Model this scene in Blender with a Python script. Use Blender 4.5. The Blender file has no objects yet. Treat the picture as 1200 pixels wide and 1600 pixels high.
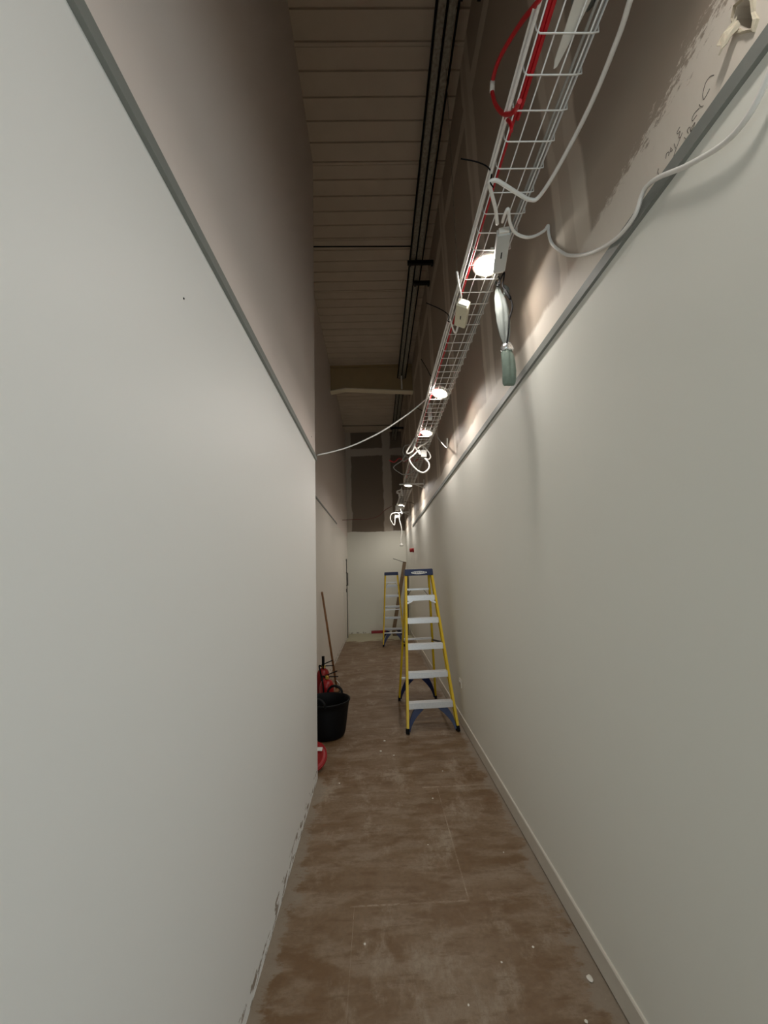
import bpy, bmesh, math, random
from mathutils import Vector, Matrix
random.seed(7)
S = bpy.context.scene
COL = S.collection

# ------------------------------------------------------------------ materials
def lin(c):
    return tuple(((v/255)/12.92 if v/255 <= .04045 else ((v/255+.055)/1.055)**2.4) for v in c) + (1,)

class NT:
    """small helper around a material's node tree"""
    def __init__(s, name):
        s.m = bpy.data.materials.new(name); s.m.use_nodes = True
        s.t = s.m.node_tree; s.n = s.t.nodes
        s.b = s.n['Principled BSDF']
    def new(s, kind, **kw):
        x = s.n.new(kind)
        for k, v in kw.items(): setattr(x, k, v)
        return x
    def put(s, sock, v):
        if hasattr(v, 'is_output'): s.t.links.new(v, sock)
        elif hasattr(v, 'outputs'): s.t.links.new(v.outputs[0], sock)
        else: sock.default_value = v
    def math(s, op, a, b=0.0, c=None, clamp=False):
        x = s.new('ShaderNodeMath', operation=op, use_clamp=clamp)
        s.put(x.inputs[0], a); s.put(x.inputs[1], b)
        if c is not None: s.put(x.inputs[2], c)
        return x.outputs[0]
    def pos(s):
        g = s.new('ShaderNodeNewGeometry'); x = s.new('ShaderNodeSeparateXYZ')
        s.t.links.new(g.outputs['Position'], x.inputs[0])
        return g.outputs['Position'], x.outputs[0], x.outputs[1], x.outputs[2]
    def noise(s, vec, scale=(1,1,1), sc=1.0, detail=3.0, rough=.55, off=(0,0,0)):
        mp = s.new('ShaderNodeMapping'); mp.inputs['Scale'].default_value = scale; mp.inputs['Location'].default_value = off
        s.put(mp.inputs['Vector'], vec)
        x = s.new('ShaderNodeTexNoise'); s.put(x.inputs['Vector'], mp.outputs[0])
        x.inputs['Scale'].default_value = sc; x.inputs['Detail'].default_value = detail; x.inputs['Roughness'].default_value = rough
        return x.outputs[0]
    def step(s, v, lo, hi):
        x = s.new('ShaderNodeMapRange', interpolation_type='SMOOTHSTEP')
        s.put(x.inputs['Value'], v); s.put(x.inputs['From Min'], lo); s.put(x.inputs['From Max'], hi)
        return x.outputs[0]
    def mix(s, f, a, b):
        x = s.new('ShaderNodeMix', data_type='RGBA')
        s.put(x.inputs[0], f); s.put(x.inputs[6], a); s.put(x.inputs[7], b)
        return x.outputs[2]
    def bump(s, h, strength=.2, dist=.01):
        x = s.new('ShaderNodeBump'); x.inputs['Strength'].default_value = strength; x.inputs['Distance'].default_value = dist
        s.put(x.inputs['Height'], h); s.t.links.new(x.outputs[0], s.b.inputs['Normal'])
    def col(s, c): s.put(s.b.inputs['Base Color'], c)

def plain(name, rgb, rough=.5, metal=0.0, var=.08, scale=30, bump=0.0, spec=.5):
    t = NT(name)
    p, x, y, z = t.pos()
    n = t.noise(p, sc=scale)
    c = lin(rgb); d = tuple(v*(1-2*var) for v in c[:3])+(1,); e = tuple(min(1, v*(1+2*var)) for v in c[:3])+(1,)
    t.col(t.mix(n, d, e))
    t.b.inputs['Roughness'].default_value = rough; t.b.inputs['Metallic'].default_value = metal; t.b.inputs['Specular IOR Level'].default_value = spec
    if bump: t.bump(n, bump, .004)
    return t.m

def band(t, v, c, w, soft=.01, wob=None):
    """1 inside |v-c| < w, with a wobbling edge"""
    d = t.math('ABSOLUTE', t.math('SUBTRACT', v, c))
    if wob is not None: d = t.math('ADD', d, wob)
    return t.math('SUBTRACT', 1.0, t.step(d, w-soft, w+soft))

PAINT = lin((240, 239, 236)); SKIM = lin((230, 222, 210)); BOARD = lin((170, 157, 142)); TAPE = lin((212, 201, 186)); SCUFF = lin((122, 102, 78))

def m_right_wall():
    t = NT('right_wall_paint_and_board'); p, x, y, z = t.pos()
    n1 = t.noise(p, (1,1,1), 2.2, 4); n2 = t.noise(p, (1,3,1), 14, 6, .7); n3 = t.noise(p, (1,16,34), 1.6, 8, .75)
    # board joints every 1.24 m along the wall and one level joint high up
    wob = t.math('MULTIPLY', t.math('SUBTRACT', n1, .5), .10)
    ph = t.math('SUBTRACT', t.math('MODULO', t.math('ADD', t.math('SUBTRACT', y, 1.455), 12.4+.62), 1.24), .62)
    v1 = band(t, ph, 0.0, .13, .012, wob)
    core = band(t, ph, 0.02, .045, .006, wob)
    h1 = band(t, z, 5.54, .085, .012, wob)
    b = t.math('MAXIMUM', v1, h1, clamp=True)
    edge2 = t.step(n2, .45, .62)
    c = t.mix(t.math('MULTIPLY', t.math('SUBTRACT', n1, .3), .4, clamp=True), BOARD, lin((154,141,127)))
    c = t.mix(t.math('MULTIPLY', b, .95), c, TAPE)
    c = t.mix(t.math('MULTIPLY', core, .5), c, lin((182,168,152)))
    # skim coat above the trim, ragged upper edge
    lim = t.math('ADD', 2.935, t.math('MULTIPLY', t.math('SUBTRACT', n1, .5), .16))
    near = t.math('SUBTRACT', 1.0, t.step(y, .9, 1.45))
    lim = t.math('ADD', lim, t.math('MULTIPLY', near, t.math('MULTIPLY', t.math('SUBTRACT', n3, .42), .40)))
    lim = t.math('ADD', lim, t.math('MULTIPLY', t.math('SUBTRACT', n2, .5), .03))
    s = t.math('SUBTRACT', 1.0, t.step(t.math('SUBTRACT', z, lim), -.016, .022))
    c = t.mix(s, c, t.mix(t.math('MULTIPLY', n2, .35), SKIM, lin((212,202,188))))
    # painted wall below the trim
    c = t.mix(t.math('SUBTRACT', 1.0, t.step(z, 2.748, 2.752)), c, lin((237, 237, 228)))
    t.col(c); t.b.inputs['Roughness'].default_value = .62
    t.bump(t.math('ADD', t.math('MULTIPLY', b, .6), t.math('MULTIPLY', n2, .25)), .12, .006)
    return t.m

def m_end_wall():
    t = NT('end_wall_board_and_paint'); p, x, y, z = t.pos()
    n1 = t.noise(p, (1,1,1), 2.6, 4); n2 = t.noise(p, (1,1,1), 16, 5)
    wob = t.math('MULTIPLY', t.math('SUBTRACT', n1, .5), .12)
    v1 = band(t, x, .40, .13, .02, wob); v2 = band(t, x, -.80, .10, .02, wob); h1 = band(t, z, 5.42, .12, .02, wob)
    b = t.math('MAXIMUM', t.math('MAXIMUM', v1, v2), h1, clamp=True)
    c = t.mix(t.math('MULTIPLY', b, .7), lin((124,109,93)), TAPE)
    s = t.math('SUBTRACT', 1.0, t.step(t.math('SUBTRACT', z, t.math('ADD', 2.94, t.math('MULTIPLY', t.math('SUBTRACT', n1, .5), .1))), -.012, .012))
    c = t.mix(s, c, lin((228,226,214)))
    # chipped strip where the skirting was pulled off
    ch = t.math('MULTIPLY', t.math('SUBTRACT', 1.0, t.step(z, .03, .06)), t.math('MULTIPLY', t.step(n2, .50, .60), .6))
    c = t.mix(ch, c, SCUFF)
    t.col(c); t.b.inputs['Roughness'].default_value = .65; t.bump(n2, .08, .004)
    return t.m

def m_left_wall(name, tint, upper=True):
    t = NT(name); p, x, y, z = t.pos()
    n1 = t.noise(p, (1,1,1), 1.6, 3); n2 = t.noise(p, (1,5,14), 2.2, 4, .6); n3 = t.noise(p, (1,1,1), 60, 3)
    c = t.mix(t.math('MULTIPLY', n1, .3), tint, tuple(v*.95 for v in tint[:3])+(1,))
    if upper: c = t.mix(t.step(z, 2.768, 2.772), c, lin((234,222,215)))
    # torn brown flecks along the bottom edge
    low = t.math('SUBTRACT', 1.0, t.step(z, .015, .085))
    fl = t.math('MULTIPLY', t.step(n2, .545, .60), t.math('SUBTRACT', 1.0, t.step(z, .085, .10)))
    c = t.mix(t.math('MULTIPLY', fl, .85), c, SCUFF)
    t.col(c); t.b.inputs['Roughness'].default_value = .5
    t.bump(t.math('ADD', n3, t.math('MULTIPLY', n1, 2.0)), .05, .003)
    return t.m

def m_floor():
    t = NT('floor_stripped_boards'); p, x, y, z = t.pos()
    a = t.noise(p, (1.4,3.6,1), 2.2, 7, .66)            # streaks lying across the corridor
    b = t.noise(p, (1.0,1.6,1), 1.7, 5, .6, (3,1,0)); f = t.noise(p, (1,1,1), 42, 4, .7); g = t.noise(p, (2.4,8,1), 2.0, 6, .68, (0,4,0))
    c = t.mix(t.step(b, .36, .66), lin((112,84,53)), lin((132,110,86)))
    c = t.mix(t.math('MULTIPLY', t.step(a, .44, .64), .7), c, lin((150,132,112)))
    c = t.mix(t.math('MULTIPLY', t.step(t.noise(p, (1.9,1.0,1), 1.9, 8, .72, (7,2,0)), .51, .66), .62), c, lin((168,153,134)))
    c = t.mix(t.math('MULTIPLY', t.step(g, .53, .63), .5), c, lin((104,76,46)))
    c = t.mix(t.math('MULTIPLY', t.step(f, .35, .75), .28), c, lin((84,62,42)))
    # uncleaned pale margins along both walls
    half = .72
    cx = t.math('ABSOLUTE', t.math('SUBTRACT', x, .165))
    e = t.math('ADD', cx, t.math('ADD', t.math('MULTIPLY', t.math('SUBTRACT', a, .5), .34), t.math('MULTIPLY', t.math('SUBTRACT', f, .5), .10)))
    rec = t.step(y, 3.55, 3.65)
    mg = t.math('MULTIPLY', t.step(e, .635, .675), t.math('SUBTRACT', 1.0, t.math('MULTIPLY', rec, t.math('LESS_THAN', x, 0))))
    c = t.mix(t.math('MULTIPLY', mg, .85), c, t.mix(f, lin((150,138,122)), lin((132,118,102))))
    # board joints
    def line(cond, d, w): return t.math('MULTIPLY', cond, t.math('LESS_THAN', t.math('ABSOLUTE', d), w))
    gt = lambda u, v: t.math('GREATER_THAN', u, v); lt = lambda u, v: t.math('LESS_THAN', u, v)
    ln = line(t.math('MULTIPLY', gt(y, 2.29), lt(y, 3.35)), t.math('SUBTRACT', x, .415), .004)
    ln = t.math('MAXIMUM', ln, line(t.math('MULTIPLY', lt(x, .417), gt(x, -.19)), t.math('SUBTRACT', y, 2.29), .006))
    ln = t.math('MAXIMUM', ln, line(gt(x, .30), t.math('SUBTRACT', y, 3.38), .008))
    ln = t.math('MAXIMUM', ln, line(t.math('MULTIPLY', lt(y, 2.29), gt(y, -3)), t.math('SUBTRACT', x, -.17), .0013))
    ln = t.math('MAXIMUM', ln, line(lt(x, .3), t.math('SUBTRACT', y, 4.6), .006))
    c = t.mix(t.math('MULTIPLY', t.math('MULTIPLY', ln, .8), t.math('MULTIPLY', t.step(b, .3, .65), t.step(f, .34, .62))), c, lin((172,156,136)))
    # white paint specks
    vo = t.new('ShaderNodeTexVoronoi'); vo.inputs['Scale'].default_value = 9.0; t.put(vo.inputs['Vector'], p)
    sp = t.math('LESS_THAN', vo.outputs['Distance'], t.math('MULTIPLY', t.step(t.noise(p, (1,1,1), 7, 2, .5, (2,2,2)), .5, .8), .07))
    c = t.mix(t.math('MULTIPLY', sp, .8), c, lin((206,198,184)))
    # pale green grey paint at the far end
    fe = t.math('MULTIPLY', t.step(t.math('ADD', y, t.math('MULTIPLY', t.math('SUBTRACT', b, .5), 1.2)), 10.35, 10.5), 1.0)
    c = t.mix(t.math('MULTIPLY', fe, .9), c, t.mix(b, lin((168,164,134)), lin((196,190,164))))
    t.col(c)
    t.put(t.b.inputs['Roughness'], t.math('ADD', .42, t.math('MULTIPLY', a, .35)))
    t.bump(t.math('ADD', t.math('MULTIPLY', f, .4), t.math('SUBTRACT', a, t.math('MULTIPLY', ln, 1.5))), .22, .006)
    return t.m

M = {}
M['right'] = m_right_wall(); M['end'] = m_end_wall(); M['left'] = m_left_wall('left_wall_paint', PAINT)
M['recess'] = m_left_wall('recess_wall_paint', lin((234,228,219))); M['floor'] = m_floor()
M['deck'] = plain('roof_liner_sheet', (214,200,182), .55, 0, .05, 3)
M['beam'] = plain('cream_beam_paint_shaded', (176,154,114), .5, 0, .05, 6)  # beam web: cream darkened, shade put into the colour
M['flange'] = plain('cream_beam_paint_lit', (240,228,200), .5, 0, .05, 6)  # same beam paint, bounce light from below put into the colour
M['trim'] = plain('grey_trim_metal', (138,141,136), .55, .05, .03, 40)
M['skirt'] = plain('skirting_paint', (214,208,196), .5, 0, .03, 10)
M['galv'] = plain('galvanised_steel', (150,146,134), .5, .35, .42, 45)
M['wire'] = plain('zinc_wire', (236,233,227), .4, .1, .05, 60)
M['black'] = plain('black_plastic', (8,8,9), .7, 0, .1, 30, 0, .15)
M['darksteel'] = plain('black_steel', (30,30,30), .45, .5, .1, 30)
M['rubber'] = plain('black_rubber', (5,5,7), .6, 0, .15, 14, .15, .22)
M['whitecable'] = plain('white_cable_sheath', (242,240,234), .4, 0, .03, 40)
M['greycable'] = plain('grey_cable_sheath', (170,170,164), .45, 0, .04, 40)
M['redcable'] = plain('red_cable_sheath', (188,16,28), .4, 0, .06, 40)
M['browncable'] = plain('brown_red_cable_sheath', (104,40,32), .45, 0, .06, 40)
M['whiteplastic'] = plain('white_plastic', (232,230,222), .4, 0, .03, 20)
M['greyplastic'] = plain('pale_grey_plastic', (196,200,198), .45, 0, .03, 20)
M['cream'] = plain('cream_plastic', (226,220,194), .42, 0, .03, 20)
M['yellow'] = plain('yellow_fibreglass', (214,180,16), .42, 0, .06, 14)
M['blue'] = plain('blue_plastic', (17,32,74), .45, 0, .08, 14)
M['alu'] = plain('ridged_aluminium', (222,222,222), .42, .55, .06, 60)
M['red'] = plain('red_enamel', (146,10,14), .36, 0, .06, 14)
M['redlid'] = plain('red_lid_plastic', (150,17,22), .4, 0, .06, 14)
M['brass'] = plain('brass_fitting', (196,156,70), .35, .8, .05, 30)
M['wood'] = plain('pole_wood', (128,86,48), .5, 0, .2, 18)
M['timber'] = plain('brown_timber', (126,104,78), .6, 0, .2, 14)
M['darkboard'] = plain('dark_grey_board', (70,66,58), .6, 0, .1, 14)
M['paper'] = plain('paper_label', (224,222,214), .6, 0, .03, 30)
M['ink'] = plain('dark_ink', (98,90,84), .7, 0, .05, 30)
M['plaster'] = plain('torn_plaster', (204,194,172), .8, 0, .15, 60, .4)
M['chip'] = plain('white_plaster_crumb', (226,220,208), .8, 0, .05, 40)
M['foil'] = plain('silver_foil', (210,212,212), .25, .9, .15, 90, .4)
def m_glow():
    t = NT('lamp_diffuser'); t.col((1,1,1,1))
    t.b.inputs['Emission Color'].default_value = (1,.90,.76,1); t.b.inputs['Emission Strength'].default_value = 14
    return t.m
M['glow'] = m_glow()
def m_poly(name, rgb, tr):
    t = NT(name); p, x, y, z = t.pos()
    n = t.noise(p, (1,1,1), 26, 4)
    t.col(t.mix(n, lin(rgb), tuple(v*.75 for v in lin(rgb)[:3])+(1,)))
    t.b.inputs['Roughness'].default_value = .4; t.b.inputs['Specular IOR Level'].default_value = .3; t.b.inputs['Transmission Weight'].default_value = tr; t.b.inputs['IOR'].default_value = 1.15
    t.bump(n, .5, .01)
    return t.m
M['polyclear'] = m_poly('clear_polythene', (160,166,162), .5)
M['polygreen'] = m_poly('green_tinted_polythene', (146,162,150), .42)

# ------------------------------------------------------------------ mesh helpers
def box(bm, a, b, mat=None):
    """axis aligned box between corners a and b"""
    r = bmesh.ops.create_cube(bm, size=1)
    c = [(a[i]+b[i])/2 for i in range(3)]; s = [abs(b[i]-a[i]) for i in range(3)]
    mm = Matrix.Translation(c) @ Matrix.Diagonal((*s, 1))
    if mat is not None: mm = mat @ mm
    bmesh.ops.transform(bm, matrix=mm, verts=r['verts']); return r['verts']

def beam(bm, p, q, w, d, up=(0,0,1)):
    """rectangular bar from p to q, w wide and d deep; the depth direction lies nearest to up"""
    p, q = Vector(p), Vector(q); z = (q-p); L = z.length; z.normalize()
    u = Vector(up); x = u.cross(z)
    if x.length < 1e-5: x = Vector((1,0,0))
    x.normalize(); y = z.cross(x)
    m = Matrix.Identity(4)
    for i in range(3): m[i][0] = x[i]; m[i][1] = y[i]; m[i][2] = z[i]; m[i][3] = p[i]
    return box(bm, (-w/2,-d/2,0), (w/2,d/2,L), m)

def catmull(pts, n=8):
    P = [Vector(p) for p in pts]
    if len(P) < 3: return P
    P = [P[0]*2-P[1]] + P + [P[-1]*2-P[-2]]; out = []
    for i in range(1, len(P)-2):
        a, b, c, d = P[i-1], P[i], P[i+1], P[i+2]
        for k in range(n):
            t = k/n
            out.append(.5*((2*b)+(c-a)*t+(2*a-5*b+4*c-d)*t*t+(3*b-a-3*c+d)*t**3))
    out.append(P[-2]); return out

def tube(bm, pts, r, seg=8, smooth=0, cap=True):
    if smooth: pts = catmull(pts, smooth)
    pts = [Vector(p) for p in pts]
    q = [pts[0]]
    for p in pts[1:]:
        if (p-q[-1]).length > 1e-5: q.append(p)
    pts = q; rings = []; nrm = None
    for i, p in enumerate(pts):
        t = (pts[min(i+1, len(pts)-1)]-pts[max(i-1, 0)])
        if t.length < 1e-9: t = Vector((0,0,1))
        t.normalize()
        if nrm is None: nrm = t.orthogonal().normalized()
        else:
            nrm = nrm - t*nrm.dot(t)
            nrm = nrm.normalized() if nrm.length > 1e-6 else t.orthogonal().normalized()
        bi = t.cross(nrm); rr = r[i] if isinstance(r, (list, tuple)) else r
        rings.append([bm.verts.new(p+(nrm*math.cos(a)+bi*math.sin(a))*rr) for a in [2*math.pi*k/seg for k in range(seg)]])
    for a, b in zip(rings, rings[1:]):
        for k in range(seg): bm.faces.new((a[k], a[(k+1)%seg], b[(k+1)%seg], b[k])).smooth = True
    if cap:
        bm.faces.new(rings[0][::-1]); bm.faces.new(rings[-1])

def lathe(bm, prof, seg=32, mat=None, cap0=True, cap1=True, smooth=True):
    """prof = [(r, z)...] turned round the z axis"""
    rings = []
    for r, z in prof:
        rings.append([bm.verts.new((r*math.cos(2*math.pi*k/seg), r*math.sin(2*math.pi*k/seg), z)) for k in range(seg)])
    for a, b in zip(rings, rings[1:]):
        for k in range(seg): bm.faces.new((a[k], a[(k+1)%seg], b[(k+1)%seg], b[k])).smooth = smooth
    if cap0: bm.faces.new(rings[0][::-1])
    if cap1: bm.faces.new(rings[-1])
    if mat is not None: bmesh.ops.transform(bm, matrix=mat, verts=[v for g in rings for v in g])

def prism(bm, poly, lo, hi, axis='y'):
    """flat polygon pushed out between lo and hi along an axis"""
    f = {'y': lambda a, b, t: (a, t, b), 'x': lambda a, b, t: (t, a, b), 'z': lambda a, b, t: (a, b, t)}[axis]
    A = [bm.verts.new(f(a, b, lo)) for a, b in poly]; B = [bm.verts.new(f(a, b, hi)) for a, b in poly]
    n = len(poly)
    bm.faces.new(A); bm.faces.new(B[::-1])
    for i in range(n): bm.faces.new((A[i], B[i], B[(i+1)%n], A[(i+1)%n]))

def obj(name, bm, mat, parent=None, bevel=0, seg=2):
    bmesh.ops.recalc_face_normals(bm, faces=bm.faces)
    me = bpy.data.meshes.new(name); bm.to_mesh(me); bm.free()
    o = bpy.data.objects.new(name, me); COL.objects.link(o); me.materials.append(mat)
    if parent: o.parent = parent
    if bevel:
        b = o.modifiers.new('edge', 'BEVEL'); b.width = bevel; b.segments = seg; b.limit_method = 'ANGLE'; b.angle_limit = math.radians(40)
    return o
def B(): return bmesh.new()
def tag(o, label, cat, group=None):
    o['label'] = label; o['category'] = cat
    if group: o['group'] = group
    return o
def thing(name, label, cat, loc=(0,0,0), rz=0, group=None):
    o = bpy.data.objects.new(name, None); COL.objects.link(o); o.empty_display_size = .05
    o.location = loc; o.rotation_euler = (0, 0, rz)
    return tag(o, label, cat, group)
def struct(name, bm, mat, parent=None, bevel=0):
    o = obj(name, bm, mat, parent, bevel)
    if not parent: o['kind'] = 'structure'
    return o
def cable(name, pts, r, mat, label, cat='cable', group=None, smooth=8, seg=8):
    bm = B(); tube(bm, pts, r, seg, smooth); return tag(obj(name, bm, M[mat]), label, cat, group)

# ------------------------------------------------------------------ the room
XL, XR, XB, Y1, YE, ZC, YM, YR, XE, ZL = -.55, .879, -.858, 3.594, 11.75, 6.06, -.40, -6.5, 3.5, 3.15   # YM: corridor mouth; YR, XE, ZL: the unseen added lobby behind it
bm = B(); box(bm, (-1.1, YR-.1, -.1), (XE+.1, YE+.1, 0)); struct('floor', bm, M['floor'])
# roof sheet with a narrow fold every 0.2 m and an overlap lip every metre
bm = B(); prof = [(YM-.1, ZC)]
k = -28
while True:
    y = 2.43+.194*k
    if y > YE-.05: break
    if y > YM:
        prof += [(y-.009, ZC), (y-.006, ZC+.016), (y+.006, ZC+.016), (y+.009, ZC)]
        if (k-1) % 5 == 0: prof += [(y+.034, ZC), (y+.0345, ZC-.006), (y+.18, ZC-.001)]
    k += 1
prof += [(YE+.1, ZC)]
top = [(YE+.1, ZC+.12), (YM-.1, ZC+.12)]
prism(bm, prof+top, -1.1, 1.1, 'x'); struct('ceiling', bm, M['deck'])
bm = B(); prism(bm, [(-1.1, YR), (XL, YR), (XL, Y1), (XB, Y1), (-1.1, Y1)], 0, ZC, 'z'); struct('wall_left', bm, M['left'])
bm = B(); box(bm, (-1.1, Y1, 0), (XB, YE, ZC)); struct('wall_recess', bm, M['recess'])
bm = B(); box(bm, (-1.1, YE, 0), (1.1, YE+.1, ZC)); struct('wall_end', bm, M['end'])
# right wall, with a torn hole above the trim
bm = B(); box(bm, (XR, YM, 0), (1.1, YE, ZC)); wr = struct('wall_right', bm, M['right'])
hole = [(.716,2.921),(.704,2.935),(.690,2.926),(.681,2.914),(.676,2.893),(.680,2.872),(.675,2.850),(.684,2.836),(.690,2.846),(.698,2.856),(.704,2.872),(.712,2.893)]
cut = B(); prism(cut, hole, XR-.05, XR+.07, 'x')
bmesh.ops.recalc_face_normals(cut, faces=cut.faces)
cme = bpy.data.meshes.new('cut'); cut.to_mesh(cme); cut.free(); co = bpy.data.objects.new('cut', cme); COL.objects.link(co)
bo = wr.modifiers.new('cut', 'BOOLEAN'); bo.operation = 'DIFFERENCE'; bo.object = co; bo.solver = 'EXACT'
dg = bpy.context.evaluated_depsgraph_get(); nm = bpy.data.meshes.new_from_object(wr.evaluated_get(dg))
wr.modifiers.clear(); wr.data = nm; bpy.data.objects.remove(co)
# unseen lobby added for light: window lets daylight in, low ceiling shades upper walls
bm = B(); box(bm, (XL, YM-.1, ZL), (XE, YM, ZC)); struct('wall_lintel_blocker', bm, M['left'])  # unseen lintel added to keep direct daylight off the upper walls
bm = B(); box(bm, (XR, YM-.1, 0), (XE, YM, ZL)); struct('wall_lobby', bm, M['left'])
bm = B(); box(bm, (XL, YR, ZL), (XE, YM-.1, ZL+.1)); struct('ceiling_lobby_added', bm, M['left'])
bm = B(); box(bm, (XE, YR, 0), (XE+.1, YM, ZL)); struct('wall_east', bm, M['left'])
bm = B(); box(bm, (XL, YR-.1, 0), (XE, YR, .25)); box(bm, (XL, YR-.1, 2.95), (XE, YR, ZL)); struct('wall_rear', bm, M['left'])

def trim(name, x, s, y0, y1, z0, z1, mat='trim'):
    """folded strip: a lip at the bottom, a shadow gap and a flat face"""
    bm = B()
    box(bm, (x, y0, z0+.010), (x+s*.010, y1, z1)); box(bm, (x, y0, z0), (x+s*.014, y1, z0+.006)); box(bm, (x, y0, z0+.005), (x+s*.006, y1, z0+.011))
    return struct(name, bm, M[mat])
trim('trim_1', XL, 1, YM, Y1+.035, 2.747, 2.797)
trim('trim_2', XR, -1, YM, 9.2, 2.745, 2.790)
trim('trim_3', XB, 1, Y1+.01, 8.6, 2.785, 2.815)
bm = B(); prism(bm, [(XR, .009), (XR-.010, .009), (XR-.010, .104), (XR-.006, .110), (XR, .110)], YM, YE, 'y'); struct('baseboard_right', bm, M['skirt'])

# haunched steel beam under the roof
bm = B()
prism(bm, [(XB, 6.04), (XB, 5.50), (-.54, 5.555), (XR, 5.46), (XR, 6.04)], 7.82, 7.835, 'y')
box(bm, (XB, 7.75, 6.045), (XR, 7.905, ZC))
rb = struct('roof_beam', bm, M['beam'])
bm = B(); prism(bm, [(XB, 5.50), (XB, 5.478), (-.54, 5.533), (XR, 5.438), (XR, 5.46), (-.54, 5.555)], 7.75, 7.905, 'y'); fl = obj('bottom_flange', bm, M['flange'], rb); fl['label'] = 'cream bottom flange, its colour lightened for bounce light'

# door at the far end of the recess
d1 = bpy.data.objects.new('door_1', None); COL.objects.link(d1); d1.location = (XB, 10.6, 0); d1['kind'] = 'structure'
bm = B(); box(bm, (0, -.42, .01), (.006, .42, 2.06)); obj('door_leaf', bm, M['recess'], d1)
bm = B(); box(bm, (0, .43, 0), (.022, .50, 2.12)); obj('door_frame', bm, M['darkboard'], d1)
bm = B(); tube(bm, [(0,.30,1.40),(.05,.30,1.40),(.05,.30,1.74),(0,.30,1.74)], .011, 8); h = obj('door_handle', bm, M['darksteel'], d1); h['label'] = 'black upright pull handle'
bm = B(); box(bm, (0, .26, 1.22), (.018, .32, 1.31)); obj('door_lock', bm, M['darksteel'], d1, .004)

# ------------------------------------------------------------------ overhead services
def rail(name, x, z, y0, y1, label):
    bm = B()
    w, h, t, l = .056, .05, .004, .012
    box(bm, (x-w/2, y0, z), (x+w/2, y1, z+t)); box(bm, (x-w/2, y0, z), (x-w/2+t, y1, z+h)); box(bm, (x+w/2-t, y0, z), (x+w/2, y1, z+h))
    box(bm, (x-w/2, y0, z+h-t), (x-w/2+l, y1, z+h)); box(bm, (x+w/2-l, y0, z+h-t), (x+w/2, y1, z+h))
    return tag(obj(name, bm, M['galv']), label, 'rail', 'galvanised rails under the roof')
rail('galvanised_rail', .610, 5.76, YM+.02, 11.7, 'galvanised steel channel rail under the roof, nearer the corridor middle')
rail('galvanised_rail', .688, 5.76, YM+.02, 11.7, 'galvanised steel channel rail under the roof, on the side nearer the bare board wall')
cable('black_cable', [(.569, y, 5.782+.004*math.sin(y*2)) for y in [i*.6-.3 for i in range(20)]], .010, 'black', 'black cable clipped along the corridor side of the roof rails', smooth=3, seg=6)
cable('black_cable', [(.649, y, 5.772) for y in [i*.6-.3 for i in range(20)]], .009, 'black', 'black cable running in the gap between the two roof rails', smooth=2, seg=6)
cable('black_cable', [(.735, y, 5.778) for y in [i*.6-.3 for i in range(20)]], .009, 'black', 'black cable clipped along the wall side of the roof rails', smooth=2, seg=6)
def strut(y, x0, x1, z, label, h=.045):
    bm = B(); box(bm, (x0, y-.022, z-h), (x1, y+.022, z)); box(bm, (x0, y-.012, z-h-.004), (x1, y+.012, z-h+.006))
    for x in (.65,): tube(bm, [(x, y, z-h), (x, y, ZC)], .005, 6)
    for x in (x0+.02, x1-.03): box(bm, (x, y-.03, z-h-.012), (x+.025, y+.03, z-h))
    return tag(obj('strut_bracket', bm, M['darksteel']), label, 'bracket', 'black brackets holding the roof rails')
strut(2.17, .70, XR, 5.755, 'black strut bracket under the roof rails at the top of the view')
strut(4.63, .535, XR, 5.755, 'wide black strut bracket crossing under both roof rails')
strut(5.0, .638, XR, 5.755, 'short black strut bracket just behind the wide one on the roof rails')
strut(10.6, .50, XR, 5.755, 'black strut bracket carrying the roof rails beyond the cream beam')
bm = B(); tube(bm, [(XB, 4.52, 5.90), (.62, 4.52, 5.88)], .008, 8); tag(obj('tie_rod', bm, M['darksteel']), 'thin black rod spanning from left wall to roof rails, nearer than the beam', 'rod')
bm = B(); tube(bm, [(XB, 10.75, 5.90), (.62, 10.75, 5.88)], .010, 8); tag(obj('tie_rod', bm, M['darksteel']), 'thin black rod across the corridor beyond the cream beam', 'rod')
bm = B(); tube(bm, [(.640, 7.70, 6.05), (.640, 7.70, 5.47)], .016, 10); tag(obj('white_conduit', bm, M['whiteplastic']), 'short upright white conduit in front of the cream roof beam', 'pipe')
cable('suspension_wire', [(.702,2.62,5.762),(.675,2.62,4.0),(.646,2.62,3.232)], .0025, 'galv', 'thin grey wire hanging from the roof rail down towards the wire tray', 'wire', None, 0, 6)

# wire basket tray
TX0, TX1, TZ, TH = .527, .697, 3.225, .055
def wire_tray(y0, y1, label):
    bm = B(); r = .0026; y = math.ceil(y0*10)/10+.03
    while y < y1:
        tube(bm, [(TX0-.004, y, TZ+TH), (TX0-.004, y, TZ+.012), (TX0+.006, y, TZ), (TX1-.006, y, TZ), (TX1+.012, y, TZ+.004), (TX1+.014, y, TZ+TH*.55)], r, 5); y += .0985
    for x in (TX0, TX0+.052, TX0+.112, TX1-.012): tube(bm, [(x, y0, TZ+.005), (x, y1, TZ+.005)], r, 5)
    for z in (TZ+.030, TZ+TH): tube(bm, [(TX0-.008, y0, z), (TX0-.008, y1, z)], r, 5)
    for z in (TZ+.024, TZ+TH*.55): tube(bm, [(TX1+.010, y0, z), (TX1+.010, y1, z)], r, 5)
    return tag(obj('cable_tray', bm, M['wire']), label, 'cable tray', 'wire basket trays along the right wall')
wire_tray(.05, 6.78, 'long wire basket cable tray carrying red and white cables beside bare board wall')
wire_tray(7.25, 11.2, 'dim far length of wire basket tray beyond the tangled white cables')
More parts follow.
